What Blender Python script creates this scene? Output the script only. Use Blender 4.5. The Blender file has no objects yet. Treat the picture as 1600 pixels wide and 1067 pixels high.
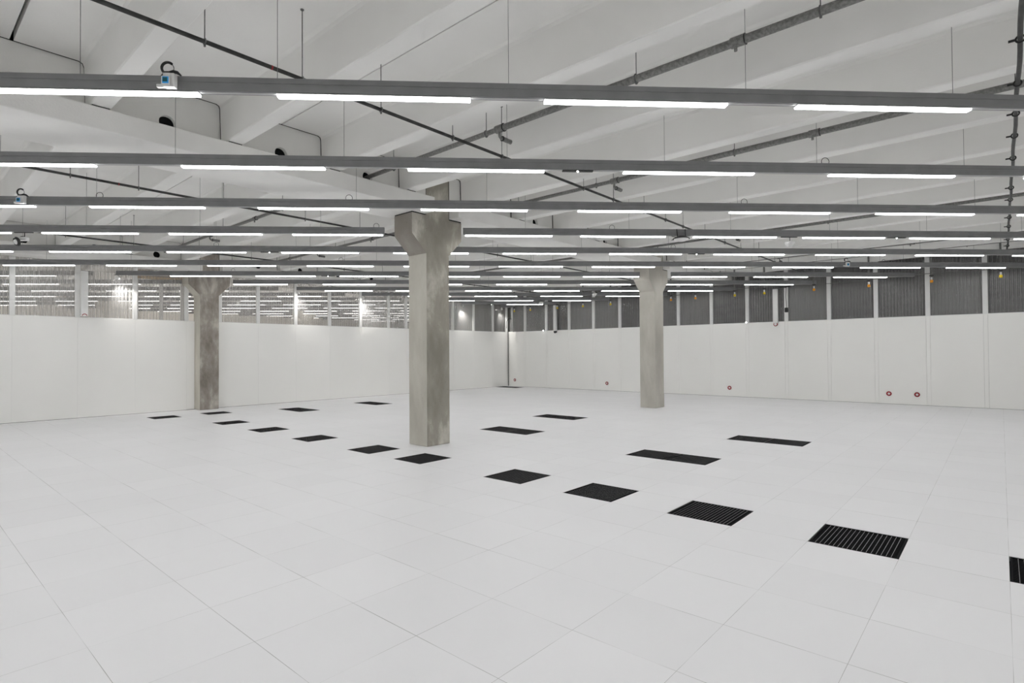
import bpy, bmesh, math, random
from mathutils import Vector, Matrix
random.seed(7)
SC = bpy.context.scene
COL = SC.collection

# ------------------------------------------------------------ camera
cam_d = bpy.data.cameras.new('camera')
cam = bpy.data.objects.new('camera', cam_d); COL.objects.link(cam)
YAW, PITCH, ROLL, CAMH = 0.7258244, 0.0144724, -0.0064516, 1.5217
F_ = Vector((math.cos(YAW)*math.cos(PITCH), math.sin(YAW)*math.cos(PITCH), math.sin(PITCH)))
r0 = Vector((math.sin(YAW), -math.cos(YAW), 0)); u0 = r0.cross(F_)
rr = r0*math.cos(ROLL)+u0*math.sin(ROLL); uu = -r0*math.sin(ROLL)+u0*math.cos(ROLL)
cam.matrix_world = Matrix(((rr.x, uu.x, -F_.x, 0), (rr.y, uu.y, -F_.y, 0), (rr.z, uu.z, -F_.z, CAMH), (0, 0, 0, 1)))
cam_d.sensor_width = 36; cam_d.lens = 870.444/1600*36
cam_d.shift_x = (800-791.5621)/1600; cam_d.shift_y = (538.1706-533.5)/1600
cam_d.clip_start = .02; cam_d.clip_end = 200
SC.camera = cam

# ------------------------------------------------------------ world, exposure
w = bpy.data.worlds.new('world'); SC.world = w; w.use_nodes = True
w.node_tree.nodes['Background'].inputs[0].default_value = (.02, .02, .022, 1)
w.node_tree.nodes['Background'].inputs[1].default_value = 1
SC.view_settings.view_transform = 'Standard'; SC.view_settings.look = 'None'
SC.view_settings.gamma = 1; SC.view_settings.use_curve_mapping = False
SC.view_settings.exposure = 0
SC.cycles.diffuse_bounces = 7; SC.cycles.max_bounces = 12
LAMP = 19.2            # brightness of the strip lights
HALL = 330.0           # watts of the downlights in the hall beyond
WASH = 75.0           # watts of the wall-washing spotlights

# ------------------------------------------------------------ materials
def nmat(name, base=(.5, .5, .5), rough=.6, metal=0, spec=.5):
    m = bpy.data.materials.new(name); m.use_nodes = True
    b = m.node_tree.nodes['Principled BSDF']
    b.inputs['Base Color'].default_value = (*base, 1); b.inputs['Roughness'].default_value = rough
    b.inputs['Metallic'].default_value = metal; b.inputs['Specular IOR Level'].default_value = spec
    return m, m.node_tree, b
def noisy(name, c1, c2, scale=4, detail=6, rough=.7, metal=0, bump=0, spec=.4, lo=.35, hi=.65, stretch=(1, 1, 1), bscale=60):
    m, nt, b = nmat(name, c1, rough, metal, spec); N, L = nt.nodes, nt.links
    tc = N.new('ShaderNodeTexCoord'); mp = N.new('ShaderNodeMapping'); mp.inputs['Scale'].default_value = stretch
    L.new(tc.outputs['Object'], mp.inputs['Vector'])
    n = N.new('ShaderNodeTexNoise'); n.inputs['Scale'].default_value = scale; n.inputs['Detail'].default_value = detail
    L.new(mp.outputs[0], n.inputs['Vector'])
    r = N.new('ShaderNodeValToRGB'); r.color_ramp.elements[0].position = lo; r.color_ramp.elements[1].position = hi
    r.color_ramp.elements[0].color = (*c1, 1); r.color_ramp.elements[1].color = (*c2, 1)
    L.new(n.outputs['Fac'], r.inputs[0]); L.new(r.outputs[0], b.inputs['Base Color'])
    if bump:
        n2 = N.new('ShaderNodeTexNoise'); n2.inputs['Scale'].default_value = bscale; L.new(mp.outputs[0], n2.inputs['Vector'])
        bp = N.new('ShaderNodeBump'); bp.inputs['Strength'].default_value = bump; bp.inputs['Distance'].default_value = .004
        L.new(n2.outputs['Fac'], bp.inputs['Height']); L.new(bp.outputs[0], b.inputs['Normal'])
    return m
def concrete(name, c1, c2, c3, patch=1.2, pores=True, rough=.75):
    m, nt, b = nmat(name, c1, rough, 0, .3); N, L = nt.nodes, nt.links
    tc = N.new('ShaderNodeTexCoord')
    mp = N.new('ShaderNodeMapping'); mp.inputs['Scale'].default_value = (1, 1, .45); L.new(tc.outputs['Object'], mp.inputs['Vector'])
    n = N.new('ShaderNodeTexNoise'); n.inputs['Scale'].default_value = patch; n.inputs['Detail'].default_value = 8; n.inputs['Roughness'].default_value = .6; n.inputs['Distortion'].default_value = .2
    L.new(mp.outputs[0], n.inputs['Vector'])
    r = N.new('ShaderNodeValToRGB'); r.color_ramp.elements[0].position = .36; r.color_ramp.elements[1].position = .66
    r.color_ramp.elements[0].color = (*c1, 1); r.color_ramp.elements[1].color = (*c3, 1)
    e = r.color_ramp.elements.new(.52); e.color = (*c2, 1)
    L.new(n.outputs['Fac'], r.inputs[0])
    last = r.outputs[0]
    if pores:
        v = N.new('ShaderNodeTexVoronoi'); v.inputs['Scale'].default_value = 9; L.new(tc.outputs['Object'], v.inputs['Vector'])
        lt = N.new('ShaderNodeMath'); lt.operation = 'LESS_THAN'; lt.inputs[1].default_value = .045; L.new(v.outputs['Distance'], lt.inputs[0])
        mx = N.new('ShaderNodeMix'); mx.data_type = 'RGBA'; L.new(lt.outputs[0], mx.inputs[0]); L.new(last, mx.inputs[6])
        mx.inputs[7].default_value = (c1[0]*.45, c1[1]*.45, c1[2]*.45, 1); last = mx.outputs[2]
    L.new(last, b.inputs['Base Color'])
    n2 = N.new('ShaderNodeTexNoise'); n2.inputs['Scale'].default_value = 30; n2.inputs['Detail'].default_value = 8; L.new(tc.outputs['Object'], n2.inputs['Vector'])
    bp = N.new('ShaderNodeBump'); bp.inputs['Strength'].default_value = .35; bp.inputs['Distance'].default_value = .006
    L.new(n2.outputs['Fac'], bp.inputs['Height']); L.new(bp.outputs[0], b.inputs['Normal'])
    return m
def emis(name, col, s):
    m = bpy.data.materials.new(name); m.use_nodes = True; nt = m.node_tree; nt.nodes.clear()
    e = nt.nodes.new('ShaderNodeEmission'); o = nt.nodes.new('ShaderNodeOutputMaterial')
    e.inputs[0].default_value = (*col, 1); e.inputs[1].default_value = s; nt.links.new(e.outputs[0], o.inputs[0]); return m

def beam_emis(name, col, s):
    # prismatic diffuser: it shines most straight down and less towards the side, as such luminaires do
    m = emis(name, col, s); nt = m.node_tree; N, L = nt.nodes, nt.links
    g = N.new('ShaderNodeNewGeometry'); d = N.new('ShaderNodeVectorMath'); d.operation = 'DOT_PRODUCT'
    L.new(g.outputs['Incoming'], d.inputs[0]); d.inputs[1].default_value = (0, 0, -1)
    a = N.new('ShaderNodeMath'); a.operation = 'MAXIMUM'; L.new(d.outputs['Value'], a.inputs[0]); a.inputs[1].default_value = 0
    q = N.new('ShaderNodeMath'); q.operation = 'MULTIPLY_ADD'; L.new(a.outputs[0], q.inputs[0]); q.inputs[1].default_value = .5*s; q.inputs[2].default_value = .65*s
    e = [n for n in N if n.type == 'EMISSION'][0]; L.new(q.outputs[0], e.inputs[1]); return m

OX, OY = .7305, 3.5785     # a joint crossing of the 0.6 m floor tiles
def floor_mat():
    m, nt, b = nmat('floor_tile', (.8, .8, .81), .42, 0, .35); N, L = nt.nodes, nt.links
    tc = N.new('ShaderNodeTexCoord'); sx = N.new('ShaderNodeSeparateXYZ'); L.new(tc.outputs['Object'], sx.inputs[0])
    def mth(op, a, c=None):
        n = N.new('ShaderNodeMath'); n.operation = op
        for i, v in enumerate((a, c)):
            if v is None: continue
            if isinstance(v, (int, float)): n.inputs[i].default_value = v
            else: L.new(v, n.inputs[i])
        return n.outputs[0]
    ds, fl = [], []
    for ax, o in (('X', OX), ('Y', OY)):
        t = mth('DIVIDE', mth('SUBTRACT', sx.outputs[ax], o), .6)
        fr = mth('FRACT', t); fl.append(mth('FLOOR', t))
        ds.append(mth('MULTIPLY', mth('MINIMUM', fr, mth('SUBTRACT', 1, fr)), .6))
    ln = N.new('ShaderNodeTexNoise'); ln.inputs['Scale'].default_value = 1.7; ln.inputs['Detail'].default_value = 2; L.new(tc.outputs['Object'], ln.inputs['Vector'])
    wdt = mth('MAXIMUM', mth('MULTIPLY', mth('SUBTRACT', ln.outputs['Fac'], .34), .0075), .00035)
    line = mth('MAXIMUM', mth('LESS_THAN', ds[0], wdt), mth('LESS_THAN', ds[1], mth('MULTIPLY', wdt, .75)))
    cb = N.new('ShaderNodeCombineXYZ'); L.new(fl[0], cb.inputs[0]); L.new(fl[1], cb.inputs[1])
    wn = N.new('ShaderNodeTexWhiteNoise'); wn.noise_dimensions = '2D'; L.new(cb.outputs[0], wn.inputs['Vector'])
    bn = N.new('ShaderNodeTexNoise'); bn.inputs['Scale'].default_value = .9; bn.inputs['Detail'].default_value = 5; L.new(tc.outputs['Object'], bn.inputs['Vector'])
    v = mth('ADD', mth('MULTIPLY', wn.outputs['Value'], .022), mth('MULTIPLY', bn.outputs['Fac'], .05))
    v = mth('ADD', v, .725)
    cc = N.new('ShaderNodeCombineXYZ'); L.new(v, cc.inputs[0]); L.new(mth('MULTIPLY', v, .995), cc.inputs[1]); L.new(mth('MULTIPLY', v, 1.012), cc.inputs[2])
    mx = N.new('ShaderNodeMix'); mx.data_type = 'RGBA'; L.new(line, mx.inputs[0]); L.new(cc.outputs[0], mx.inputs[6]); mx.inputs[7].default_value = (.42, .415, .41, 1)
    L.new(mx.outputs[2], b.inputs['Base Color'])
    return m
def sheet_mat(name='corrugated_plastic', milk=.27):
    # thin clear corrugated plastic sheet with dust on it; extra milk paints in hall light
    m = bpy.data.materials.new(name); m.use_nodes = True; nt = m.node_tree; N, L = nt.nodes, nt.links; N.clear()
    o = N.new('ShaderNodeOutputMaterial'); tr = N.new('ShaderNodeBsdfTransparent'); tr.inputs[0].default_value = (.86, .86, .86, 1)
    g = N.new('ShaderNodeBsdfGlossy'); g.inputs['Roughness'].default_value = .22; g.inputs[0].default_value = (.9, .9, .9, 1)
    d = N.new('ShaderNodeBsdfDiffuse'); d.inputs[0].default_value = (.55, .545, .54, 1)
    t2 = N.new('ShaderNodeBsdfTranslucent'); t2.inputs[0].default_value = (.6, .59, .58, 1)
    md = N.new('ShaderNodeMixShader'); md.inputs[0].default_value = .35; L.new(d.outputs[0], md.inputs[1]); L.new(t2.outputs[0], md.inputs[2])
    lw = N.new('ShaderNodeLayerWeight'); lw.inputs[0].default_value = .45
    m1 = N.new('ShaderNodeMixShader')
    L.new(lw.outputs['Fresnel'], m1.inputs[0])
    mm = N.new('ShaderNodeMixShader'); tc = N.new('ShaderNodeTexCoord'); sp = N.new('ShaderNodeSeparateXYZ'); L.new(tc.outputs['Object'], sp.inputs[0])
    def mt(op, a, c):
        n = N.new('ShaderNodeMath'); n.operation = op
        for i, v in enumerate((a, c)):
            if isinstance(v, float): n.inputs[i].default_value = v
            else: L.new(v, n.inputs[i])
        return n.outputs[0]
    # the upright webs of the sheet are denser than the flats between them
    fr = mt('PINGPONG', mt('ADD', sp.outputs[0], sp.outputs[1]), .038)
    L.new(mt('ADD', mt('MULTIPLY', mt('MINIMUM', mt('MAXIMUM', mt('SUBTRACT', fr, .016), 0.0), .008), milk*110), milk*.66), mm.inputs[0])
    L.new(tr.outputs[0], mm.inputs[1]); L.new(md.outputs[0], mm.inputs[2])
    mu = N.new('ShaderNodeMath'); mu.operation = 'MULTIPLY'; mu.inputs[1].default_value = .38; L.new(lw.outputs['Fresnel'], mu.inputs[0])
    L.new(mu.outputs[0], m1.inputs[0]); L.new(mm.outputs[0], m1.inputs[1]); L.new(g.outputs[0], m1.inputs[2]); L.new(m1.outputs[0], o.inputs[0])
    return m

M = dict(
    floor=floor_mat(), sheet=sheet_mat(), sheet_milky=sheet_mat('hall_glow_plastic', .37),  # milky copy: glow of the brighter hall put into the sheet colour
    ceil=noisy('painted_concrete', (.83, .825, .805), (.865, .86, .84), 1.3, 8, .85, bump=.25, spec=.2),
    beam=noisy('painted_beam', (.80, .795, .775), (.845, .84, .82), 2, 8, .85, bump=.3, spec=.2),
    wall=noisy('wall_panel', (.875, .87, .845), (.895, .89, .865), .6, 3, .45, spec=.4),
    frame=noisy('white_aluminium', (.74, .74, .73), (.77, .77, .76), 3, 2, .4, spec=.5),
    rail=noisy('grey_rail', (.20, .201, .207), (.225, .226, .232), 6, 3, .45, spec=.5),
    slot=nmat('rail_slot', (.03, .03, .03), .6)[0],
    tray=nmat('lamp_tray', (.5, .5, .5), .4)[0],
    lamp=beam_emis('strip_light', (.995, 1.0, 1.0), LAMP),
    lamp_far=beam_emis('hall_strip_light', (1, .97, .93), 6.5),
    led=emis('led_point', (1, .98, .95), 60),
    wash=emis('spot_lens', (1, .98, .94), 40),
    screen=emis('blue_screen', (.06, .35, .75), .6),
    screen_dark=nmat('screen_dark', (.01, .09, .10), .3)[0],
    rod=noisy('galvanised_rod', (.12, .12, .12), (.2, .2, .2), 20, 3, .5, .4),
    wire=nmat('steel_wire', (.16, .16, .16), .5)[0],
    pipe_dark=noisy('dark_pipe', (.035, .035, .034), (.06, .06, .058), 12, 4, .5, .3),
    pipe=noisy('galvanised_pipe', (.16, .16, .155), (.27, .27, .26), 45, 8, .5, .5, bump=.2),
    black=nmat('black_rubber', (.012, .012, .012), .5)[0],
    white=nmat('white_plastic', (.75, .75, .74), .4)[0],
    yellow=nmat('yellow_plastic', (.75, .55, .02), .4)[0],
    orange=nmat('orange_plastic', (.8, .33, .02), .4)[0],
    red=nmat('red_plastic', (.30, .012, .02), .5)[0],
    bluebox=nmat('blue_plastic', (.05, .25, .5), .4)[0],
    grate_bar=nmat('grate_bar', (.30, .30, .305), .45, .3)[0],
    grate=nmat('grate_dark', (.010, .010, .011), .9, 0, .1)[0],
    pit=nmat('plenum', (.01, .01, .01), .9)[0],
    darkwall=noisy('dark_wall', (.07, .068, .068), (.12, .118, .116), 1.5, 6, .8, stretch=(1, 1, 5)),
    stripewall=noisy('striped_wall', (.30, .29, .27), (.55, .53, .50), 1.2, 4, .6, stretch=(5, 1, .4)),
    tan=noisy('hall_wall', (.78, .74, .68), (.85, .82, .77), .5, 4, .8),
    tan2=noisy('hall_timber', (.42, .30, .17), (.55, .40, .24), 2, 4, .7, stretch=(3, 3, .6)),
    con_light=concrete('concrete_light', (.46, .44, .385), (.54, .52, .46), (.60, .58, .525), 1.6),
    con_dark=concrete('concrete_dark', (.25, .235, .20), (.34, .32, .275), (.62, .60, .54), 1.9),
    con_mid=concrete('concrete_mid', (.44, .42, .375), (.51, .49, .44), (.57, .55, .50), 1.6),
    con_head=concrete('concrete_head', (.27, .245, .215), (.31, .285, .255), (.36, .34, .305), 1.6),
    con_stain=concrete('concrete_stained', (.20, .175, .15), (.33, .30, .265), (.54, .51, .46), 3.2),
)

# ------------------------------------------------------------ mesh helpers
class MB:
    def __init__(s): s.bm = bmesh.new()
    def box(s, a, b, mi=0):
        x0, y0, z0 = a; x1, y1, z1 = b
        v = [s.bm.verts.new(p) for p in ((x0,y0,z0),(x1,y0,z0),(x1,y1,z0),(x0,y1,z0),(x0,y0,z1),(x1,y0,z1),(x1,y1,z1),(x0,y1,z1))]
        for f in ((0,3,2,1),(4,5,6,7),(0,1,5,4),(1,2,6,5),(2,3,7,6),(3,0,4,7)):
            s.bm.faces.new([v[i] for i in f]).material_index = mi
        return s
    def quad(s, pts, mi=0):
        s.bm.faces.new([s.bm.verts.new(p) for p in pts]).material_index = mi; return s
    def prism(s, pts, a0, a1, axis='y', mi=0, capmi=None):
        # pts: 2-D outline in the plane across the axis
        def P(p, a):
            return (p[0], a, p[1]) if axis == 'y' else (a, p[0], p[1]) if axis == 'x' else (p[0], p[1], a)
        A = [s.bm.verts.new(P(p, a0)) for p in pts]; B = [s.bm.verts.new(P(p, a1)) for p in pts]
        n = len(pts)
        for i in range(n):
            s.bm.faces.new((A[i], A[(i+1) % n], B[(i+1) % n], B[i])).material_index = mi
        for f in (A, B[::-1]):
            s.bm.faces.new(f).material_index = mi if capmi is None else capmi
        return s
    def tube(s, pts, r, n=10, mi=0, caps=True):
        pts = [Vector(p) for p in pts]; R = r if isinstance(r, (list, tuple)) else [r]*len(pts)
        rings = []; ref = None
        for i, p in enumerate(pts):
            t = ((pts[min(i+1, len(pts)-1)]-p).normalized()+(p-pts[max(i-1, 0)]).normalized())
            if t.length < 1e-6: t = Vector((0, 0, 1))
            t.normalize()
            if ref is None: ref = Vector((0, 0, 1)) if abs(t.z) < .9 else Vector((1, 0, 0))
            a = t.cross(ref)
            if a.length < 1e-4: a = t.cross(Vector((0, 1, .1)))
            a.normalize(); b = t.cross(a).normalized(); ref = a.cross(t).normalized()
            rings.append([s.bm.verts.new(p+(a*math.cos(2*math.pi*k/n)+b*math.sin(2*math.pi*k/n))*R[i]) for k in range(n)])
        for q in range(len(rings)-1):
            for k in range(n):
                f = s.bm.faces.new((rings[q][k], rings[q][(k+1) % n], rings[q+1][(k+1) % n], rings[q+1][k])); f.material_index = mi; f.smooth = True
        if caps:
            s.bm.faces.new(rings[0]).material_index = mi; s.bm.faces.new(rings[-1][::-1]).material_index = mi
        return s
    def torus(s, c, R, r, axis, n=20, m=8, a0=0, a1=2*math.pi):
        ax = Vector(axis).normalized(); u = ax.cross(Vector((0, 0, 1)))
        if u.length < .1: u = Vector((1, 0, 0))
        u.normalize(); v = ax.cross(u); c = Vector(c)
        full = abs(a1-a0-2*math.pi) < 1e-6; k = n if full else n+1
        rg = []
        for i in range(k):
            a = a0+(a1-a0)*i/n; d = u*math.cos(a)+v*math.sin(a)
            rg.append([s.bm.verts.new(c+d*R+(d*math.cos(2*math.pi*j/m)+ax*math.sin(2*math.pi*j/m))*r) for j in range(m)])
        for i in range(n):
            A, B = rg[i], rg[(i+1) % k]
            for j in range(m):
                f = s.bm.faces.new((A[j], A[(j+1) % m], B[(j+1) % m], B[j])); f.smooth = True
        return s
    def sphere(s, c, r, sc=(1, 1, 1), mi=0):
        mat = Matrix.Translation(c) @ Matrix.Diagonal((*sc, 1))
        g = bmesh.ops.create_uvsphere(s.bm, u_segments=16, v_segments=10, radius=r, matrix=mat)
        for v in g['verts']:
            for f in v.link_faces: f.smooth = True; f.material_index = mi
        return s
    def build(s, name, mats, parent=None, bevel=0, seg=2):
        if not isinstance(mats, (list, tuple)): mats = [mats]
        bmesh.ops.recalc_face_normals(s.bm, faces=s.bm.faces)
        me = bpy.data.meshes.new(name); s.bm.to_mesh(me); s.bm.free()
        for m in mats: me.materials.append(m)
        o = bpy.data.objects.new(name, me); COL.objects.link(o)
        if parent: o.parent = parent
        if bevel:
            b = o.modifiers.new('bevel', 'BEVEL'); b.width = bevel; b.segments = seg; b.limit_method = 'ANGLE'
        return o
def tag(o, label, cat, group=None):
    o['label'] = label; o['category'] = cat
    if group: o['group'] = group
    return o
def struct(o): o['kind'] = 'structure'; return o
def empty(name, loc, rz, label, cat, group=None):
    o = bpy.data.objects.new(name, None); COL.objects.link(o); o.location = loc; o.rotation_euler = (0, 0, rz); o.empty_display_size = .1
    return tag(o, label, cat, group)
def copy_tree(o, parent=None):
    c = o.copy(); COL.objects.link(c)
    if parent: c.parent = parent
    for ch in list(o.children): copy_tree(ch, c)
    return c
ORD = ['', 'first', 'second', 'third', 'fourth', 'fifth', 'sixth', 'seventh', 'eighth', 'ninth', 'tenth', 'eleventh', 'twelfth', 'thirteenth', 'fourteenth',
       'fifteenth', 'sixteenth', 'seventeenth', 'eighteenth', 'nineteenth', 'twentieth', 'twenty-first', 'twenty-second', 'twenty-third', 'twenty-fourth']
def px(x, y, z):
    d = Vector((x, y, z-CAMH)); zz = d.dot(F_)
    if zz < .2: return None
    return 791.56+870.444*d.dot(rr)/zz, 538.17-870.444*d.dot(uu)/zz

# ------------------------------------------------------------ dimensions
XL, XR, YF, YW, YH = -8.0, 19.0, -4.0, 16.76, 30.0
WZ = 2.44                       # height of the white wall panels
SLAB, RIBZ = 4.51, 4.035
X0 = .8125                      # a joint between ceiling units; units are 2.65 wide
BEAMY = [7.21, 16.63, 26.05]
COLX = {7.21: [6.16, 14.10], 16.63: [6.08, 14.10], 26.05: [6.10, 14.10]}
def ceil_z(x):
    k = ((x-X0) % 1.325)-.6625
    return RIBZ if abs(k) < .1 else SLAB

# ------------------------------------------------------------ floor
GR = [(7,-7),(7,-5),(7,-3),(7,-1),(7,1),(7,4),(7,6),(7,9),(7,12),(7,15),(6,19),(8,19),(11,17),(11,18),(15,17),(15,18),
      (12,5),(12,6),(16,6),(16,7),(11,-1),(11,0),(15,-2),(15,-1),(29,20),(29,21)]
mb = MB()
gs = set(GR)
for i in range(-15, 31):
    for j in range(-13, 22):
        if (i, j) in gs: continue
        a, b = max(OX+.6*i, XL), min(OX+.6*(i+1), XR)
        c, d = max(OY+.6*j, YF), min(OY+.6*(j+1), YW)
        if b > a and d > c: mb.quad(((a, c, 0), (b, c, 0), (b, d, 0), (a, d, 0)))
for (i, j) in GR:                # sides of each opening
    a, b, c, d = OX+.6*i, OX+.6*(i+1), OY+.6*j, OY+.6*(j+1)
    for p, q in (((a, c), (b, c)), ((b, c), (b, d)), ((b, d), (a, d)), ((a, d), (a, c))):
        mb.quad(((*p, 0), (*q, 0), (*q, -.035), (*p, -.035)))
struct(mb.build('floor', M['floor']))
struct(MB().box((XL, YF, -.5), (XR, YW, -.46)).build('floor_under', M['pit'])).name = 'floor.001'
mb = MB().quad(((XL, YW+.08, 0), (XR+12, YW+.08, 0), (XR+12, YH, 0), (XL, YH, 0)))
struct(mb.build('floor', M['floor']))

# grates
def make_grate():
    r = empty('floor_grate', (0, 0, 0), 0, '', 'floor grate')
    f = MB()
    e, t = .006, .012
    for a, b in (((e, e), (.6-e, e+t)), ((e, .6-e-t), (.6-e, .6-e)), ((e, e+t), (e+t, .6-e-t)), ((.6-e-t, e+t), (.6-e, .6-e-t))):
        f.box((*a, -.032), (*b, -.001))
    f.build('frame', M['grate'], r)
    g = MB()
    for k in range(1, 18):
        y = .018+.564*k/18; g.box((.018, y-.0013, -.028), (.582, y+.0013, -.002))
    for f in g.bm.faces:
        if abs(f.calc_center_median().z+.002) < .0005: f.material_index = 1
    g.build('bearing_bars', [M['grate'], M['grate_bar']], r)
    g = MB()
    for k in range(1, 30):
        x = .018+.564*k/30; g.box((x-.004, .018, -.03), (x+.004, .582, -.006))
    g.build('cross_blades', M['grate'], r)
    return r
g0 = make_grate()
used = False
GL = {(7,-7): 'black floor grate cut off by the right edge of the picture', (7,-5): 'black floor grate, the largest one, lower right with clearly visible bars',
      (7,-3): 'black floor grate just left of the largest grate', (7,-1): 'black floor grate, third largest, in the diagonal row on the white floor',
      (7,1): 'black floor grate standing alone right of and in front of the central column', (7,4): 'black floor grate closest to the foot of the central column',
      (7,6): 'black floor grate just left of the foot of the central column', (7,9): 'black floor grate, second to the left of the central column foot in the diagonal row',
      (7,12): 'black floor grate, third to the left of the central column in the diagonal row', (7,15): 'black floor grate just in front of the one at the left column foot',
      (6,19): 'leftmost black floor grate, left of the left column', (8,19): 'black floor grate directly at the foot of the left column',
      (11,17): 'near half of the pair of black grates right of the left column', (11,18): 'far half of the pair of black grates right of the left column',
      (15,17): 'near half of the grate pair by the back wall, left of the central column', (15,18): 'far half of the grate pair by the back wall, left of the central column',
      (12,5): 'right half of the nearer grate pair just right of the central column', (12,6): 'left half of the nearer grate pair just right of the central column',
      (16,6): 'right half of the farther grate pair between the central and right columns', (16,7): 'left half of the farther grate pair between the central and right columns',
      (11,-1): 'right half of the grate pair in front of the right column', (11,0): 'left half of the grate pair in front of the right column',
      (15,-2): 'right half of the grate pair to the right of the right column', (15,-1): 'left half of the grate pair to the right of the right column',
      (29,20): 'right one of two thin dark grates in the far corner', (29,21): 'left one of two thin dark grates in the far corner'}
for ij in GR:
    g = g0 if not used else copy_tree(g0); used = True
    g.location = (OX+.6*ij[0], OY+.6*ij[1], 0); tag(g, GL[ij], 'floor grate', 'black grates let into the white floor')

# ------------------------------------------------------------ walls
def panel_wall(name, along, pos, a0, a1, th, first, pitch=1.2, skip=(), z1=WZ):
    b = MB(); e = .003
    cuts = sorted(set([a0, a1]+[first+pitch*k for k in range(-12, 16) if a0 < first+pitch*k < a1]))
    for p, q in zip(cuts[:-1], cuts[1:]):
        if any(p >= s0-.01 and q <= s1+.01 for s0, s1 in skip): continue
        if along == 'x': b.box((p+e, pos, .012), (q-e, pos+th, z1))
        else: b.box((pos, p+e, .012), (pos+th, q-e, z1))
    return struct(b.build(name, M['wall'], None, .002, 1))
b = MB(); e = .0007               # left wall; it stops at both sides of the left column
cuts = [XL]+[c for c in (-6.4, -5.2, -4, -2.8, -1.6, -.4, .8, 2.0, 3.2, 4.4, 5.62)]
for p, q in zip(cuts[:-1], cuts[1:]): b.box((p+e, YW, .006), (q-e, YW+.08, WZ))
b.box((5.62+e, YW, .012), (5.82, YW+.08, WZ))
cuts = [6.34, 7.6, 8.8, 10, 11.2, 12.4, 13.2, 14.4, 15.6, 16.8, 18.0, 19.0]
for p, q in zip(cuts[:-1], cuts[1:]): b.box((p+e, YW, .006), (q-e, YW+.08, WZ))
struct(b.build('wall_left', M['wall'], None, .0008, 1))
cutsR = [YF]+[.289+1.192*k for k in range(-3, 14)]+[YW+.08]
b = MB(); e = .0016
cr = sorted([c+d for c in cutsR[1:-1] for d in (-.045, .045)]+[YF, YW+.08])
for p, q in zip(cr[:-1], cr[1:]): b.box((XR, p+e, .006), (XR+.08, q-e, WZ))
struct(b.build('wall_right', M['wall'], None, .0008, 1))
struct(MB().box((XL-.1, YF-.1, 0), (XR+.1, YF, 4.5)).build('wall_front', M['wall']))
struct(MB().box((XL-.1, YF, 0), (XL, YH, 4.5)).build('wall_back', M['wall']))
# dark lines at the wall foot
struct(MB().box((XL, YW+.01, 0), (XR, YW+.07, .006)).build('baseboard_left', M['rod']))
struct(MB().box((XR+.01, YF, 0), (XR+.07, YW, .006)).build('baseboard_right', M['rod']))

# corrugated glazing above the panels
def sheet(name, along, pos, a0, a1, z0, z1, pitch=.076, amp=.013, mat='sheet'):
    b = MB(); n = max(8, int((a1-a0)/pitch*12)); pr = None
    for k in range(n+1):
        a = a0+(a1-a0)*k/n; o = amp*max(-1, min(1, 1.9*math.sin(2*math.pi*(a-a0)/pitch)))
        P = [(a, pos+o, z) if along == 'x' else (pos+o, a, z) for z in (z0, z1)]
        c = [b.bm.verts.new(p) for p in P]
        if pr: f = b.bm.faces.new((pr[0], c[0], c[1], pr[1])); f.smooth = True
        pr = c
    o = b.build(name, M[mat]); return struct(o)
postsL = [-7.95, -6.4, -5.2, -4, -2.8, -1.6, -.4, .8, 2.0, 3.2, 4.4, 5.62, 6.5, 7.6, 8.8, 10, 11.2, 12.4, 13.2, 14.4, 15.6, 16.8, 18.0, 18.93]
wn = 1
for p, q in zip(postsL[:-1], postsL[1:]):
    if p == 5.62: continue
    sheet('window_%d' % wn, 'x', YW+.04, p+.05, q-.05, WZ, 3.60, mat='sheet_milky'); wn += 1
tn = 1
for p in postsL:
    if p == -7.95: continue
    wd = .05
    struct(MB().box((p-wd, YW-.005, WZ), (p+wd, YW+.075, 3.785)).build('trim_%d' % tn, M['frame'], None, .004, 1)); tn += 1
struct(MB().box((XL, YW+.01, WZ-.02), (5.8, YW+.07, WZ+.015)).build('trim_%d' % tn, M['frame'])); tn += 1
struct(MB().box((6.36, YW+.01, WZ-.02), (XR, YW+.07, WZ+.015)).build('trim_%d' % tn, M['frame'])); tn += 1
struct(MB().box((XL, YW+.02, 3.60), (5.5, YW+.05, 3.785)).build('trim_%d' % tn, M['sheet'])); tn += 1
struct(MB().box((6.6, YW+.02, 3.60), (XR, YW+.05, 3.785)).build('trim_%d' % tn, M['sheet'])); tn += 1
postsR = cutsR[1:-1]
pr = YF
for q in postsR+[YW]:
    sheet('window_%d' % wn, 'y', XR+.04, pr+.05, q-.05, WZ, 4.5); wn += 1; pr = q
for p in postsR:
    struct(MB().box((XR-.005, p-.055, WZ), (XR+.075, p+.055, 4.5)).build('trim_%d' % tn, M['frame'], None, .004, 1)); tn += 1
struct(MB().box((XR+.01, YF, WZ-.02), (XR+.07, YW, WZ+.015)).build('trim_%d' % tn, M['frame'])); tn += 1
# dark service corridor behind the right wall
struct(MB().box((XR+1.1, YF, 0), (XR+1.2, YW+.2, 4.6)).build('wall_corridor', M['darkwall']))
# the hall beyond the left wall
struct(MB().box((XL, YH, 0), (XR+12, YH+.1, 4.5)).build('wall_hall', M['tan']))
struct(MB().box((XR+12, YW+.2, 0), (XR+12.1, YH, 4.5)).build('wall_hall_right', M['tan']))

struct(MB().box((16.9, 18.2, 0), (XR+12, 18.3, 4.0)).build('wall_hall_corner', M['stripewall']))
r = empty('timber_panel', (4.72, 18, 0), 0, 'tan timber boarding in the hall beyond, left of the left column', 'panel')
MB().box((0, 0, 3.665), (1.25, .03, 4.02)).build('boarding', M['tan2'], r)
for q in (0, .62, 1.16): MB().box((q, .03, 0), (q+.09, .08, 4.02)).build('post', M['frame'], r)

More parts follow.
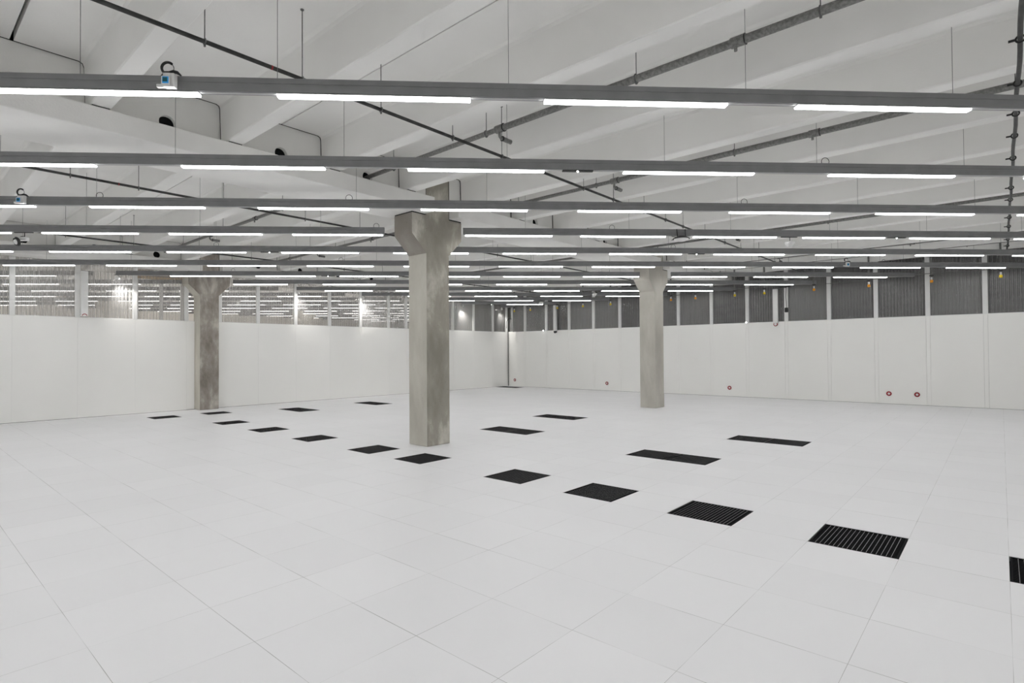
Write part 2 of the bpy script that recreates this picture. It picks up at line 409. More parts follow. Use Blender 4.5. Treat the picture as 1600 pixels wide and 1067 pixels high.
# ------------------------------------------------------------ ceiling of ribbed precast units
def unit_profile(x):
    g = .015 if abs(x-X0) < .1 else .006
    h = .015 if abs(x+2.65-X0) < .1 else .006
    pts = [(x+g, SLAB+.10), (x+g, SLAB)]
    for c in (.6625, 1.9875):
        cx = x+c
        pts += [(cx-.15, SLAB), (cx-.115, SLAB-.015), (cx-.104, SLAB-.05), (cx-.092, RIBZ+.012), (cx-.082, RIBZ), (cx+.082, RIBZ), (cx+.092, RIBZ+.012), (cx+.104, SLAB-.05), (cx+.115, SLAB-.015), (cx+.15, SLAB)]
    pts += [(x+2.65-h, SLAB), (x+2.65-h, SLAB+.10)]
    return pts
bays = [(YF, 6.960), (7.460, 16.380), (16.880, 25.8), (26.3, YH)]
first = True
for bi, (ya, yb) in enumerate(bays):
    for k in range(-4, 7 if bi < 2 else 12):
        x = X0+2.65*k
        o = MB().prism(unit_profile(x), ya, yb, 'y').build('ceiling', M['ceil']); struct(o)
        if bi < 2 and k > -2:       # black strips and pads painting the gap shade where unit meets beam
            MB().prism(unit_profile(x), yb+.001, yb+.019, 'y').build('gap_shade', M['pit'], o)
            for c in (.6625, 1.9875): MB().box((x+c-.075, yb-.19, RIBZ-.0125), (x+c+.075, yb, RIBZ-.0005)).build('bearing_gap_shade', M['pit'], o)
struct(MB().box((XL-2, YF-.2, 4.66), (XR+13, YH+.2, 4.76)).build('ceiling_blackout', M['pit'])).name = 'ceiling.100'  # unseen black deck added above so the slots between units stay dark

# main beams with round service holes in the upright web
def make_beam(y, xa, xb, label, far=False):
    r = empty('concrete_beam', ((xa+xb)/2, y, 3.79), 0, label, 'beam', 'white painted main beams')
    cx = (xa+xb)/2
    fl = MB().box((xa-cx, -.46, 0), (xb-cx, .46, .232)).build('flange', M['beam'], r, .012)
    web = MB().box((xa-cx, -.23, .232), (xb-cx, .23, .72)).build('web', M['beam'], r)
    if not far:
        cut = MB()
        k = -8
        while X0+1.325*k < xb:
            hx = X0+1.325*k
            if xa+.15 < hx < xb-.15: cut.tube([(hx-cx, -.4, .34), (hx-cx, .4, .34)], .085, 20)
            k += 1
        c = cut.build('cutter', M['beam'], r)
        md = web.modifiers.new('b', 'BOOLEAN'); md.object = c; md.operation = 'DIFFERENCE'; md.solver = 'EXACT'
        bpy.context.view_layer.update()
        me = bpy.data.meshes.new_from_object(web.evaluated_get(bpy.context.evaluated_depsgraph_get()))
        web.modifiers.clear(); web.data = me
        bpy.data.objects.remove(c)
        k = -8
        while X0+1.325*k < xb:
            hx = X0+1.325*k
            if xa+.15 < hx < xb-.15: MB().tube([(hx-cx, -.17, .34), (hx-cx, .17, .34)], .084, 20).build('hole_shade', M['grate'], r)  # black plug added to paint the darkness inside the hole
            k += 1
    return r
N_ = .26
make_beam(7.21, XL, 6.16-N_, 'white painted concrete beam running from the upper left down to the central column')
make_beam(7.21, 6.16+N_, 14.10-N_, 'white painted concrete beam between the central column and the right column')
make_beam(7.21, 14.10+N_, XR+.3, 'white painted concrete beam from the right column to the right wall')
make_beam(16.63, XL, 6.08-N_, 'white painted concrete beam above the left wall, ending at the left column')
make_beam(16.63, 6.08+N_, 14.10-N_, 'white painted concrete beam above the back wall right of the left column')
make_beam(16.63, 14.10+N_, XR+.3, 'white painted concrete beam above the back wall near the far corner')
make_beam(26.05, XL, XR+11, 'pale concrete beam of the neighbouring hall seen through the clear sheets', True)

# columns
def make_column(x, y, label, mats, group=None):
    r = empty('concrete_column', (x, y, 0), 0, label, 'column', group or 'concrete columns with widened heads')
    h, c, d = .25, .545, .23
    pts = [(-h, 0), (h, 0), (h, 3.16), (c, 3.45), (c, 3.774), (h, 3.774), (h, 4.62), (-h, 4.62), (-h, 3.774), (-c, 3.774), (-c, 3.44), (-h, 3.15)]
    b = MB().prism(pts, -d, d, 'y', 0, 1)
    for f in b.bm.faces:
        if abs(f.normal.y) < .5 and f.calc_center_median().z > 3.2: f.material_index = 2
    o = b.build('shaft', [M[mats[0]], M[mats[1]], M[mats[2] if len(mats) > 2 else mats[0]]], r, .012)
    for q in (-1, 1):
        a, b2 = sorted((q*.262, q*(c-.008))); MB().box((a, -d+.006, 3.7745), (b2, d-.006, 3.7895)).build('bearing_gap_shade', M['pit'], r)  # black fill painting the shade in the gap under the beam
        a, b2 = sorted((q*.2505, q*.2595)); MB().box((a, -d+.004, 3.792), (b2, d-.004, 4.5)).build('gap_shade', M['pit'], r)  # black strip painting the shade between neck and beam end
    return r
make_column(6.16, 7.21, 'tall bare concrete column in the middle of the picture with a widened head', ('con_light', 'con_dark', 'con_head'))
make_column(14.10, 7.18, 'slim beige concrete column on the right with a smooth widened head', ('con_mid', 'con_mid'))
MB().box((0, -.0035, .004), (.235, 0, .37)).build('base_patch', M['con_mid'], bpy.data.objects['concrete_column.001'], .001, 1).location = (.01, -.23, 0)
make_column(6.08, 16.63, 'stained brown-grey concrete column at the left wall', ('con_light', 'con_stain'))
make_column(14.10, 16.63, 'concrete column at the back wall hidden behind the central column', ('con_mid', 'con_mid'))
make_column(6.10, 26.05, 'concrete column standing in the hall beyond the clear sheets', ('con_mid', 'con_mid'), 'columns in the hall beyond')
make_column(14.10, 26.05, 'concrete column standing in the hall beyond the clear sheets', ('con_mid', 'con_mid'), 'columns in the hall beyond')

# ------------------------------------------------------------ lighting rails and strip lights
R2 = math.sqrt(2)
RZ0, RZ1, RW = 3.528, 3.64, .06
def rp(s, t, off=.03):          # a point on the centre line of rail s at distance t along it
    q = s+off*R2
    return (q+t*R2)/2, (q-t*R2)/2
PIPEX = [X0+1.325*i for i in (3, 5, 9, 12, 13)]; PIPEY = [-.145, 4.495, 9.15, 13.83]
def make_rail(s, ta, tb, label, wires, loops=(), group='grey suspended lighting rails', detail=True):
    L_ = tb-ta; x, y = rp(s, ta)
    r = empty('lighting_rail', (x, y, RZ0), -math.pi/4, label, 'lighting rail', group)
    b = MB(); h = RZ1-RZ0; w2 = RW/2
    if detail:
        prof = [(-w2, .0), (-w2, .060), (-w2+.004, .062), (-w2+.004, .068), (-w2, .070), (-w2, h-.004), (-w2+.004, h), (w2-.004, h), (w2, h-.004), (w2, 0)]
    else: prof = [(-w2, 0), (-w2, h), (w2, h), (w2, 0)]
    b.prism(prof, 0, L_, 'x').build('profile', M['rail'], r)
    if detail:
        MB().box((.01, -.012, -.003), (L_-.01, .012, .0)).build('track_slot', M['tray'], r)
        for e0 in (-.004, L_): MB().box((e0, -w2-.001, -.001), (e0+.004, w2+.001, h+.001)).build('end_cap', M['rail'], r)
    for t in wires:
        if ta+.1 < t < tb-.1:
            wx, wy = rp(s, t)
            if any(abs(wx-q) < .09 for q in PIPEX) or any(abs(wy-q) < .07 for q in PIPEY): t += .16; wx, wy = rp(s, t)
            zt = ceil_z(wx)
            if any(abs(wy-by) < .47 for by in BEAMY): zt = 3.79
            MB().tube([(t-ta, 0, h), (t-ta, 0, zt-RZ0-.002)], .0021, 6).build('hanger_wire', M['wire'], r)
    for t in loops:
        if ta < t < tb: MB().torus((t-ta, 0, h+.025), .045, .0035, (0, 1, 0), 16, 6).build('cable_loop', M['black'], r)
    return r
# strip light: tray with a glowing diffuser below
LL = 1.49
def make_lamp(mat, name='strip_light'):
    o = MB().box((0, -.031, -.006), (LL, .031, .0)).build(name, M['tray'])
    MB().prism([(-.029, -.006), (-.029, -.016), (-.026, -.021), (.026, -.021), (.029, -.016), (.029, -.006)], .004, LL-.004, 'x').build('diffuser', mat, o)
    return o
protos = {}
def put_lamp(s, t, label, group, mat='lamp'):
    if mat in protos: o = copy_tree(protos[mat])
    else: o = protos[mat] = make_lamp(M[mat])
    x, y = rp(s, t); o.location = (x, y, RZ0-.0045); o.rotation_euler = (0, 0, -math.pi/4)
    tag(o, label, 'strip light', group); return o
def series(a, p, lo=-30, hi=30):
    k = math.ceil((lo-a)/p); out = []
    while a+p*k <= hi: out.append(a+p*k); k += 1
    return out
S1 = 6.14
def span(s, ymax=16.60, xmin=XL+.15, xmax=XR-.2, ymin=YF+.15):
    return max((s-2*ymax)/R2, (2*xmin-s)/R2), min((2*xmax-s)/R2, (s-2*ymin)/R2)
RAILS = {
    1: ([(None, None)], series(-1.50, 2.07), [-6.6, -4.8, -2.96, -1.5, .29, 2.22, 3.99, 5.8, 7.6], ()),
    2: ([(None, None)], series(-.70, 2.37), series(.38, 1.76), (4.0,)),
    3: ([(None, None)], series(-.72, 2.2), series(.2, 1.8), (-5.0, -1.7, 3.9)),
    4: ([(None, -1.49), (-.16, None)], series(-3.0, 1.99, -30, -2.9)+series(-.13, 1.98, -.2), series(.9, 1.8), (-1.62, 2.4)),
    5: ([(None, None)], series(.60, 2.175), series(.4, 1.8), (-5.0, 4.1)),
    6: ([(None, None)], series(.60, 2.18), series(-.4, 1.8), (-3.0, 9.9)),
    7: ([(None, 4.42), (5.28, None)], series(-7.64, 2.11, -8, 4)+series(5.31, 2.24, 5.3), series(.3, 1.8), (-6.1,)),
    8: ([(-6.80, None)], series(-6.79, 2.49, -6.8), series(.2, 1.8), ()),
    9: ([(None, None)], series(-.25, 2.22), series(.5, 1.8), ()),
    10: ([(None, None)], series(.06, 2.34), series(.1, 1.8), ()),
    11: ([(None, None)], series(.81, 2.25), series(.6, 1.8), ()),
    12: ([(None, None)], series(-.95, 2.35), series(.9, 1.8), ()),
    13: ([(None, None)], [], [1.5], ()),
}
near = {1: 'nearest', 2: 'second-nearest', 3: 'third-nearest'}
for k in range(4, 14): near[k] = ORD[k]+'-nearest'
for k, (segs, lamps, wires, loops) in RAILS.items():
    s = S1+2.4*(k-1); lo, hi = span(s); spans = []
    for i, (a, b) in enumerate(segs):
        a = lo if a is None else a; b = hi if b is None else b; spans.append((a, b))
        lab = 'grey suspended lighting rail, the %s of the parallel rails' % near[k]
        if len(segs) == 2: lab = 'grey suspended lighting rail, %s of the parallel rails, part %s of a column' % (near[k], ('left', 'right')[i])
        make_rail(s, a, b, lab, wires, loops)
    vis = []; hid = []
    for t in lamps:
        if not any(a-.03 <= t and t+LL <= b+.03 for a, b in spans): continue
        p = px(*rp(s, t), 3.5); q = px(*rp(s, t+LL), 3.5)
        if p and q and q[0] > 0 and p[0] < 1600 and min(p[1], q[1]) > -30: vis.append(t)
        else: hid.append(t)
    for n, t in enumerate(vis):
        pos = '%s from the left' % ORD[n+1] if n else 'leftmost'
        put_lamp(s, t, 'lit white strip light, %s on the %s grey rail' % (pos, near[k]), 'strip lights on the %s rail' % near[k])
    for t in hid:
        put_lamp(s, t, 'lit white strip light outside the picture', 'strip lights outside the picture')
for k in range(0, -5, -1):
    s = S1+2.4*(k-1); lo, hi = span(s)
    if hi-lo < 1.6: continue
    make_rail(s, lo, hi, 'grey suspended lighting rail overhead and behind the viewpoint', series(.3, 1.8), (), 'rails behind the viewpoint', False)
    for t in series(.4, 2.2):
        if lo < t and t+LL < hi: put_lamp(s, t, 'lit white strip light overhead and behind the viewpoint', 'strip lights behind the viewpoint')
# the hall beyond: the same rails carry on behind the clear sheets
hn = 0
for k in range(5, 22):
    s = S1+2.4*(k-1)
    lo, hi = span(s, YH-.3, XL+.15, XR+11.5, YW+.25)
    vlo = None
    lo = max(lo, (2*-3.5-s)/R2)
    hi = min(hi, -.018*s)
    if hi-lo < 1.6: continue
    hn += 1
    make_rail(s, lo, hi, 'grey lighting rail in the hall beyond the clear sheets, %s-nearest one there' % ORD[hn], series(.2, 3.6), (), 'rails in the hall beyond', False)
    base = {7: -9.70, 9: -6.95, 10: -4.55}.get(k, random.uniform(0, 2.2))
    ln = 0
    for t in series(base, 2.2):
        if lo < t and t+LL < hi:
            x1, y1 = rp(s, t+LL/2)
            f = YW/y1
            if 1.0 < x1*f < 19.3:
                ln += 1; put_lamp(s, t, 'strip light beyond the clear sheets, %s from left on the %s rail there' % (ORD[ln], ORD[hn]), 'strip lights in the hall beyond', 'lamp_far')

# ------------------------------------------------------------ things on the rails
def on_rail(name, k, t, label, cat, group=None, z=RZ0):
    x, y = rp(S1+2.4*(k-1), t); return empty(name, (x, y, z), -math.pi/4, label, cat, group)
def control_unit(k, t, label, sc=1.0, mirror=False):
    r = on_rail('control_unit', k, t, label, 'control unit', 'white screen boxes clipped to rails'); r.scale = (sc*.86,)*3; r.location.x -= .0045; r.location.y -= .0045
    MB().box((-.045, -.095, .004), (.048, -.031, .122)).box((-.028, -.105, .09), (.02, -.098, .118)).build('body', M['white'], r, .008)
    MB().box((-.052, -.112, .012), (.022, -.1, .088)).build('screen_housing', M['white'], r, .006)
    MB().box((-.040, -.1145, .022), (.012, -.112, .080)).build('screen', M['screen'], r)
    MB().box((-.036, -.116, .035), (.004, -.1145, .072)).build('screen_picture', M['screen_dark'], r)
    MB().box((-.115, -.07, .008), (-.045, -.034, .036)).build('side_arm', M['white'], r, .004)
    MB().tube([(-.085, -.045, .118), (-.04, -.07, .136), (.0, -.075, .134), (.035, -.075, .142), (.065, -.07, .136), (.09, -.05, .118)], [.005, .012, .011, .015, .015, .006], 8).build('clamp_strap', M['black'], r)
    MB().torus((-.028, -.05, .185), .05, .0115, (0, 1, 0), 14, 8, math.pi*.75, math.pi*1.75).build('cable_sleeve', M['black'], r)
    MB().torus((-.022, -.05, .180), .048, .003, (0, 1, 0), 20, 6).build('cable', M['black'], r)
    return r
control_unit(1, -2.27, 'white control box with a blue screen on the nearest rail, upper left')
control_unit(3, -5.95, 'white control box with a blue screen on the third-nearest rail at the left edge', 1.0)
control_unit(6, 8.95, 'small white and blue control box on a far rail above the right wall panels', 1.0)
def track_spot(k, t, label):
    r = on_rail('track_spotlight', k, t, label, 'spotlight', 'white spotlights on the rails', RZ0)
    MB().box((-.16, -.014, -.014), (.13, .014, -.003)).build('track_adapter', M['slot'], r)
    MB().tube([(0, 0, -.012), (0, 0, -.09)], .006, 8).build('stem', M['black'], r)
    return r
r = track_spot(4, -7.26, 'white spotlight with a black ring under the fourth rail at the left edge')
MB().box((-.10, -.04, -.145), (.05, .04, -.085)).build('housing', M['white'], r, .015)
MB().torus((-.08, -.05, -.165), .055, .022, (.5, 1, .35), 20, 10).build('lamp_ring', M['black'], r)
MB().sphere((-.08, -.05, -.165), .05, (1, .5, 1)).build('lamp_head', M['white'], r)
r = track_spot(4, 5.57, 'small white cone-shaped spotlight under the fourth rail, right of centre')
MB().tube([(0, 0, -.085), (0, 0, -.10), (0, 0, -.135), (0, 0, -.185)], [.07, .085, .07, .02], 16).build('lamp_head', M['white'], r)
MB().sphere((.05, -.02, -.11), .035).build('knuckle', M['white'], r)
r = on_rail('pendant_speaker', 4, 3.60, 'black bracketed disc hanging on the fourth rail right of centre', 'speaker')
MB().tube([(-.075, -.042, .11), (-.065, -.045, -.02)], .0075, 8).tube([(.075, -.042, .11), (.08, -.045, -.02)], .0075, 8).build('bracket', M['black'], r)
MB().tube([(0, -.05, -.012), (0, -.05, -.03), (0, -.05, -.052), (0, -.05, -.062)], [.06, .10, .14, .145], 24).build('shade', M['black'], r)
MB().sphere((0, -.05, -.062), .125, (1, 1, .35)).build('diffuser_dome', M['white'], r)
MB().tube([(-.10, -.05, -.03), (-.17, -.05, -.015)], .005, 6).tube([(-.12, -.05, -.055), (-.17, -.05, -.085)], .006, 6).build('lever', M['black'], r)
r = track_spot(11, 2.62, 'tiny white dome spotlight under a far rail near the corner')
MB().sphere((0, 0, -.11), .09, (1, 1, .6)).build('lamp_head', M['white'], r)
r = track_spot(9, 4.0, 'tiny white and black spotlight on a far rail left of the right column')
MB().tube([(0, 0, -.09), (-.09, -.05, -.16)], [.045, .06], 12).build('lamp_head', M['white'], r)
MB().torus((0, 0, -.08), .05, .018, (0, 0, 1)).build('lamp_ring', M['black'], r)
for k, t, lab in ((2, 1.16, 'tiny bright safety light in the gap of the second rail, upper middle'), (5, -3.98+.0, 'tiny bright safety light in a gap of the fifth rail left of the central column'),
                  (4, 7.53, 'tiny bright safety light in a gap of the fourth rail, right side'), (5, 4.58, 'tiny bright safety light in a gap of the fifth rail, right of the central column'),
                  (7, -3.72, 'tiny bright safety light in a gap of the seventh rail left of the central column'), (12, .75, 'tiny bright safety light on the far rail above the corner')):
    r = on_rail('safety_light', k, t, lab, 'safety light', 'tiny safety lights in the rail gaps')
    MB().box((-.17, -.022, -.013), (.17, .022, -.0035)).build('insert_strip', M['slot'], r)
    MB().sphere((0, -.012, -.016), .009).build('led_lens', M['led'], r)

# wall-washing spotlights at the rail ends by the left wall
for k, lab in ((7, 'glaring spotlight left of the left column'), (9, 'glaring spotlight second right of the left column'), (10, 'glaring spotlight just left of the central column'),
               (12, 'glaring spotlight just right of the central column'), (13, 'glaring small spotlight by the far corner')):
    s = S1+2.4*(k-1); lo, hi = span(s); x, y = rp(s, lo)
    r = empty('wall_spotlight', (x, y-.05, RZ0), 0, lab+' shining down on the wall', 'spotlight', 'glaring spotlights along the left wall')
    MB().tube([(0, 0, 0), (0, 0, -.03)], .012, 8).build('stem', M['black'], r)
    MB().tube([(-.03, -.02, -.02), (.0, 0, -.07), (.012, .008, -.09)], [.03, .05, .052], 16).build('lamp_head', M['white'], r)
    MB().tube([(.012, .008, -.0905), (.013, .009, -.094)], .044, 16).build('lens', M['wash'], r)
    ld = bpy.data.lights.new('spot', 'SPOT'); ld.energy = WASH; ld.spot_size = math.radians(85); ld.spot_blend = 1; ld.shadow_soft_size = .04; ld.color = (1, .97, .92)
    lo_ = bpy.data.objects.new('beam_light', ld); COL.objects.link(lo_); lo_.parent = r; lo_.location = (.02, .02, -.12)
    lo_.rotation_euler = (Vector((.4, .32, -1))).to_track_quat('-Z', 'Y').to_euler()

for i, (x, y, pl) in enumerate(((2.1, 22.4, 'in the leftmost panes'), (3.9, 20.2, 'left of the left column'), (8.6, 20.6, 'just right of the left column'), (8.3, 25.0, 'deep behind the panes right of the left column'),
                             (12.6, 21.2, 'behind the panes midway to the central column'), (12.4, 26.2, 'deep behind the panes midway to the central column'), (15.2, 23.2, 'behind the panes left of the central column'), (4.4, 26.4, 'deep behind the left panes'))):
    r = empty('hall_spotlight', (x, y, 3.42), 0, 'white downlight in the hall beyond, %s' % pl, 'spotlight', 'downlights in the hall beyond')
    MB().tube([(0, 0, 0), (0, 0, -.10)], [.045, .06], 14).build('lamp_head', M['white'], r)
    MB().tube([(0, 0, .0), (0, 0, ceil_z(x)-3.425)], .006, 6).build('rod', M['rod'], r)
    ld = bpy.data.lights.new('hall_light', 'SPOT'); ld.energy = HALL; ld.spot_size = math.radians(140); ld.spot_blend = .6; ld.shadow_soft_size = .06; ld.color = (1, .96, .90)
    q = bpy.data.objects.new('beam_light', ld); COL.objects.link(q); q.parent = r; q.location = (0, 0, -.12)

# ------------------------------------------------------------ pipes
def thin_pipe(y, z, xa, xb, hang, label, rad=.017, red=()):
    r = empty('sprinkler_pipe', (xa, y, z), 0, label, 'pipe', 'thin dark pipes under the ceiling')
    MB().tube([(0, 0, 0), (xb-xa, 0, 0)], rad, 10).build('pipe_run', M['pipe_dark'], r)
    for x, zt in hang:
        if not xa < x < xb: continue
        zt = zt or (ceil_z(x))
        h = MB().tube([(x-xa, 0, rad), (x-xa, 0, zt-z)], .0042, 6)
        if zt > 4.3: h.tube([(x-xa, 0, zt-z-.006), (x-xa, 0, zt-z)], .016, 10)
        h.build('hanger_rod', M['rod'], r)
        c = MB().torus((x-xa, 0, 0), rad+.006, .005, (1, 0, 0), 14, 6).box((x-xa-.006, -.008, -rad-.022), (x-xa+.006, .008, -rad-.004)).build('pipe_clamp', M['rod'], r)
    for x in red: MB().tube([(x-xa-.006, 0, 0), (x-xa+.006, 0, 0)], rad+.0015, 10).build('red_mark', M['red'], r)
    return r
HA = [(1.629, None), (2.42, None), (3.24, None), (4.19, None), (5.0, None), (6.77, None), (7.6, None), (8.6, None), (9.41, None), (10.15, None), (11.2, None), (12.3, None), (13.3, None), (14.6, None), (15.9, None), (17.2, None)]
thin_pipe(4.495, 3.9, -1.5, 18.7, HA, 'thin dark pipe crossing the upper middle of the picture, nearest of the long pipes', red=(2.15,))
thin_pipe(9.15, 3.9, -7.5, 18.7, [(x, None) for x in (-.5, 1.66, 2.44, 3.6, 4.98, 6.1, 7.4, 8.7, 10, 11.3, 12.6, 13.9, 15.2, 16.5)], 'thin dark pipe behind the central column, second of the long pipes', red=(2.2,))
thin_pipe(13.83, 3.9, -7.5, 18.7, [(x, None) for x in (1.2, 2.44, 3.6, 4.9, 6.1, 7.4, 8.7, 10, 11.3, 12.6, 13.9, 15.2, 16.5)], 'thin dark pipe nearest to the left wall, third of the long pipes')
r = empty('sprinkler_pipe', (0, -.145, 3.9), 0, 'dark pipe with many clamp rings at the right edge of the picture', 'pipe', 'thin dark pipes under the ceiling')
MB().tube([(-2+.25*i, .005*math.sin(i*.9), .004*math.sin(i*1.7)) for i in range(83)], .017, 10).build('pipe_run', M['pipe_dark'], r)
for x in (4.9, 5.79, 6.74, 7.6, 8.38, 9.35, 10.2, 11.05, 11.92, 12.95, 13.52, 14.5, 15.35, 16.2, 17.19, 18.0):
    zt = ceil_z(x)-3.9
    MB().torus((x, 0, 0), .027, .007, (1, 0, 0), 16, 6).box((x-.006, .03, -.008), (x+.006, .07, .008)).build('pipe_clamp', M['black'], r)
    MB().tube([(x, 0, .03), (x, 0, zt)], .004, 6).build('hanger_rod', M['rod'], r)
def big_pipe(x, z, ya, yb, ym, hangs, fits, nozz, label, ra=.036, rb=.029):
    r = empty('steel_pipe', (x, 0, z), 0, label, 'pipe', 'galvanised pipes between the ceiling ribs')
    MB().tube([(0, ya, 0), (0, ym, 0), (0, ym+.07, 0), (0, yb, 0)], [ra, ra, rb, rb], 16).build('pipe_run', M['pipe'], r)
    for y in fits:
        rad = (ra if y < ym else rb)
        MB().tube([(0, y-.065, 0), (0, y-.055, 0), (0, y+.055, 0), (0, y+.065, 0)], [rad+.002, rad+.009, rad+.009, rad+.002], 16).tube([(0, y+.02, -rad), (0, y+.02, -rad-.04)], .014, 10).build('coupling', M['pipe'], r)
        MB().torus((0, y-.06, 0), rad+.006, .006, (0, 1, 0), 18, 6).build('seal_ring', M['black'], r)
    for y in nozz:
        MB().tube([(0, y-.08, 0), (0, y-.06, 0), (0, y+.05, 0), (0, y+.07, 0)], [ra+.002, ra+.009, ra+.009, rb], 16).build('coupling', M['pipe'], r)
        MB().torus((0, y-.07, 0), ra+.006, .007, (0, 1, 0), 18, 6).build('seal_ring', M['black'], r)
        MB().tube([(0, y, -.03), (0, y, -.065), (.006, y, -.088), (.025, y, -.10), (.05, y, -.10)], .016, 10).build('elbow', M['pipe'], r)
        n = MB().tube([(.045, y, -.10), (.20, y, -.10)], .027, 14).build('outlet_nozzle', M['pipe'], r)
        MB().torus((.05, y, -.10), .025, .007, (1, 0, 0), 14, 6).build('nozzle_ring', M['black'], n)
    for y in hangs:
        rad = (ra if y < ym else rb)
        MB().tube([(0, y, rad), (0, y, SLAB-z)], .0045, 6).build('hanger_rod', M['rod'], r)
        MB().torus((0, y, 0), rad+.005, .006, (0, 1, 0), 16, 6).box((-.01, y-.008, -rad-.016), (.01, y+.008, -rad-.002)).build('pipe_clamp', M['rod'], r)
    return r
HX = [X0+1.325*i for i in range(14)]
big_pipe(HX[3], 4.13, -3.5, 15.8, 4.34, (1.0, 2.57, 4.55, 6.35, 9.6, 12.2, 14.5), (1.62, -1.0, 10.7), (4.34, 12.9), 'thick galvanised pipe crossing above the centre of the picture')
big_pipe(HX[5], 4.13, -3.5, 15.8, 4.4, (.6, 2.58, 4.7, 6.3, 9.6, 12.2, 14.5), (1.64, -1.0, 10.7), (4.38, 13.05), 'galvanised pipe, second from the left, passing behind the upper rails on the right')
big_pipe(HX[9], 4.13, -3.5, 15.8, 4.4, (.6, 2.58, 6.3, 9.6, 12.2), (.9, 10.7), (4.4, 13.2), 'galvanised pipe above the space right of the right column')
big_pipe(HX[12], 4.13, -3.5, 6.3, 4.6, (.6, 2.58, 6.0), (1.6,), (4.6,), 'galvanised pipe close to the right wall, behind four rails', .032, .026)
big_pipe(HX[13], 4.13, -3.5, 6.3, 4.6, (.6, 2.58, 4.2), (1.2,), (), 'galvanised pipe next to the right wall panels, farthest right of all', .028, .024)
# ------------------------------------------------------------ services by the right wall
sy = [-.022, 1.355, 2.767, 4.158, 5.565, 6.483, 7.802, 8.69, 11.137, 12.396, 13.658, 15.089, 15.999]
places = ['rightmost one', 'second from the right', 'third from the right', 'fourth from the right', 'fifth from the right', 'sixth from the right', 'just right of the right column',
          'beside the right column', 'first one left of the right column', 'second one left of the right column', 'third one left of the right column', 'second nearest to the far corner', 'nearest to the far corner']
for i, y in enumerate(sy):
    r = empty('hanging_socket', (18.55, y, 3.38), 0, 'hanging power socket with a coloured tip %s' % places[i], 'power socket', 'hanging sockets along the right wall')
    z0 = -.0 if i not in (1,) else -.02
    b = MB().box((-.02, -.02, .12), (-.012, .02, 1.12)).box((-.012, -.02, .12), (.02, -.016, 1.12)).box((-.012, .016, .12), (.02, .02, 1.12))
    b.build('slotted_channel', M['pipe'], r)
    MB().tube([(0, 0, .18), (0, 0, .055)], .006, 8).build('cable', M['black'], r)
    MB().box((-.02, -.045, .10), (.02, .045, .125)).build('bracket', M['slot'], r)
    MB().tube([(0, 0, .07), (0, 0, .06), (0, 0, .0)], [.014, .022, .024], 14).build('socket_neck', M['white'], r)
    MB().tube([(0, 0, .0), (0, 0, -.015), (0, 0, -.06), (0, 0, -.075)], [.024, .036, .036, .026], 14).build('socket_tip', M['orange' if i in (2, 3, 1, 6, 7) else 'yellow'], r)
for y, zb, ring, lab in ((5.34, 2.40, True, 'white vertical duct with a red ring at its foot on the right wall'), (14.03, 2.42, False, 'white vertical duct with a dark foot near the far corner')):
    r = empty('vertical_duct', (18.90, y, zb), 0, lab, 'duct')
    MB().box((-.05, -.07, 0), (.05, .07, 1.08)).build('duct_body', M['frame'], r, .006)
    MB().torus((-.02, 0, -.035), .052, .014, (1, 0, 0), 18, 8).build('foot_ring', M['red' if ring else 'slot'], r)
    MB().tube([(-.03, 0, -.035), (.06, 0, -.035)], .05, 16).build('foot_plug', M['white' if ring else 'slot'], r)
r = empty('vertical_duct', (3.31, 16.68, 2.47), 0, 'white vertical duct with a small red arch at its foot on the left wall', 'duct')
MB().box((-.07, -.05, 0), (.07, .05, 1.1)).build('duct_body', M['frame'], r, .006)
MB().torus((0, -.055, .01), .045, .008, (0, 1, 0), 12, 6, math.pi, 2*math.pi).build('foot_ring', M['red'], r)
r = empty('hanging_cable_box', (18.82, 5.0, 3.52), 0, 'small black box hanging on a black cable on the right wall', 'cable box')
MB().tube([(0, 0, 0), (0, .012, -.3), (0, -.005, -.66)], .009, 8).build('cable', M['black'], r)
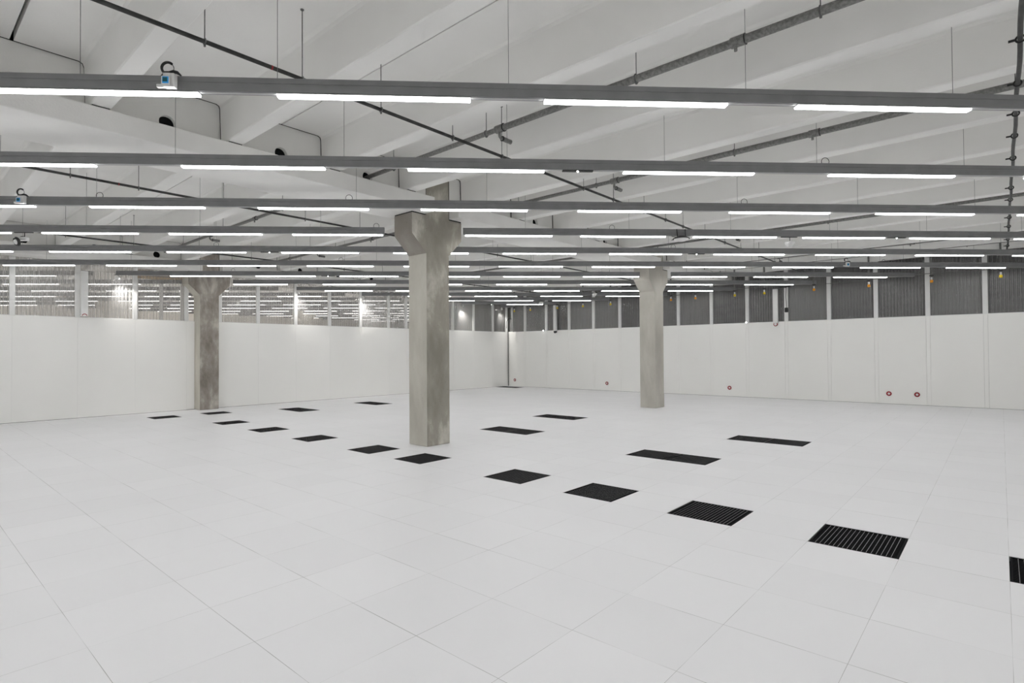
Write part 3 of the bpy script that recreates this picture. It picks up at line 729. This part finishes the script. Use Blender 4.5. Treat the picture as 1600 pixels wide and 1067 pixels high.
MB().box((-.02, -.12, -.01), (.02, .19, .025)).box((.02, .03, -.01), (.172, .09, .02)).build('bracket_arm', M['black'], r)
MB().box((-.035, -.05, -.80), (.035, .05, -.65)).build('box_body', M['black'], r, .02)
r = empty('conduit', (18.945, 0, 3.57), 0, 'thin metal conduit running along the right wall in front of the grey sheets', 'conduit')
MB().tube([(0, y, .03*math.sin(y*1.3)-.008*(y % 1.3)) for y in [-3+.4*i for i in range(48)]], .009, 8).build('conduit_run', M['pipe'], r)
for y in [-1.2+1.192*i for i in range(14)]: MB().box((-.013, y-.015, -.03), (.02, y+.015, .04)).build('conduit_clip', M['pipe'], r)
r = empty('corner_pipe', (18.80, 16.35, 2.5), 0, 'pale vertical pipe in the far corner above the wall panels', 'pipe')
MB().tube([(0, 0, -.05), (0, 0, 1.285)], .04, 12).build('pipe_run', M['frame'], r)
MB().tube([(-.35, .02, .1), (-.36, 0, .4), (-.25, 0, .52), (0, 0, .52)], .012, 8).build('cable', M['black'], r)
# cable along the corner
tag(MB().box((18.93, 16.70, .02), (18.96, 16.73, 2.45)).build('corner_profile', M['rod']), 'thin grey vertical profile in the far corner between both walls', 'profile')
for y, lab in ((16.377, 'farthest, next to the corner'), (11.6, 'left of the right column'), (6.847, 'first right of the right column'), (2.393, 'left one of the right pair'), (1.748, 'rightmost of all')):
    r = empty('wall_outlet', (XR-.002, y, .29), 0, 'round red ringed outlet low on the right wall, %s' % lab, 'wall outlet', 'red ringed outlets on the right wall')
    MB().torus((-.004, 0, 0), .047, .019, (1, 0, 0), 24, 8).build('red_ring', M['red'], r)
    MB().tube([(0, 0, 0), (-.008, 0, 0)], .038, 20).build('cover', M['white'], r)
for y, lab in ((6.27, 'tiny bright lamp on top of the wall panels right of the right column'), (14.72, 'tiny bright lamp on top of the wall panels near the far corner')):
    r = empty('marker_light', (XR-.01, y, 2.46), 0, lab, 'marker light', 'tiny lamps on the panel edge')
    MB().box((-.02, -.025, -.02), (.0, .025, .02)).build('lamp_base', M['white'], r)
    MB().sphere((-.026, 0, .0), .012).build('led_lens', M['led'], r)
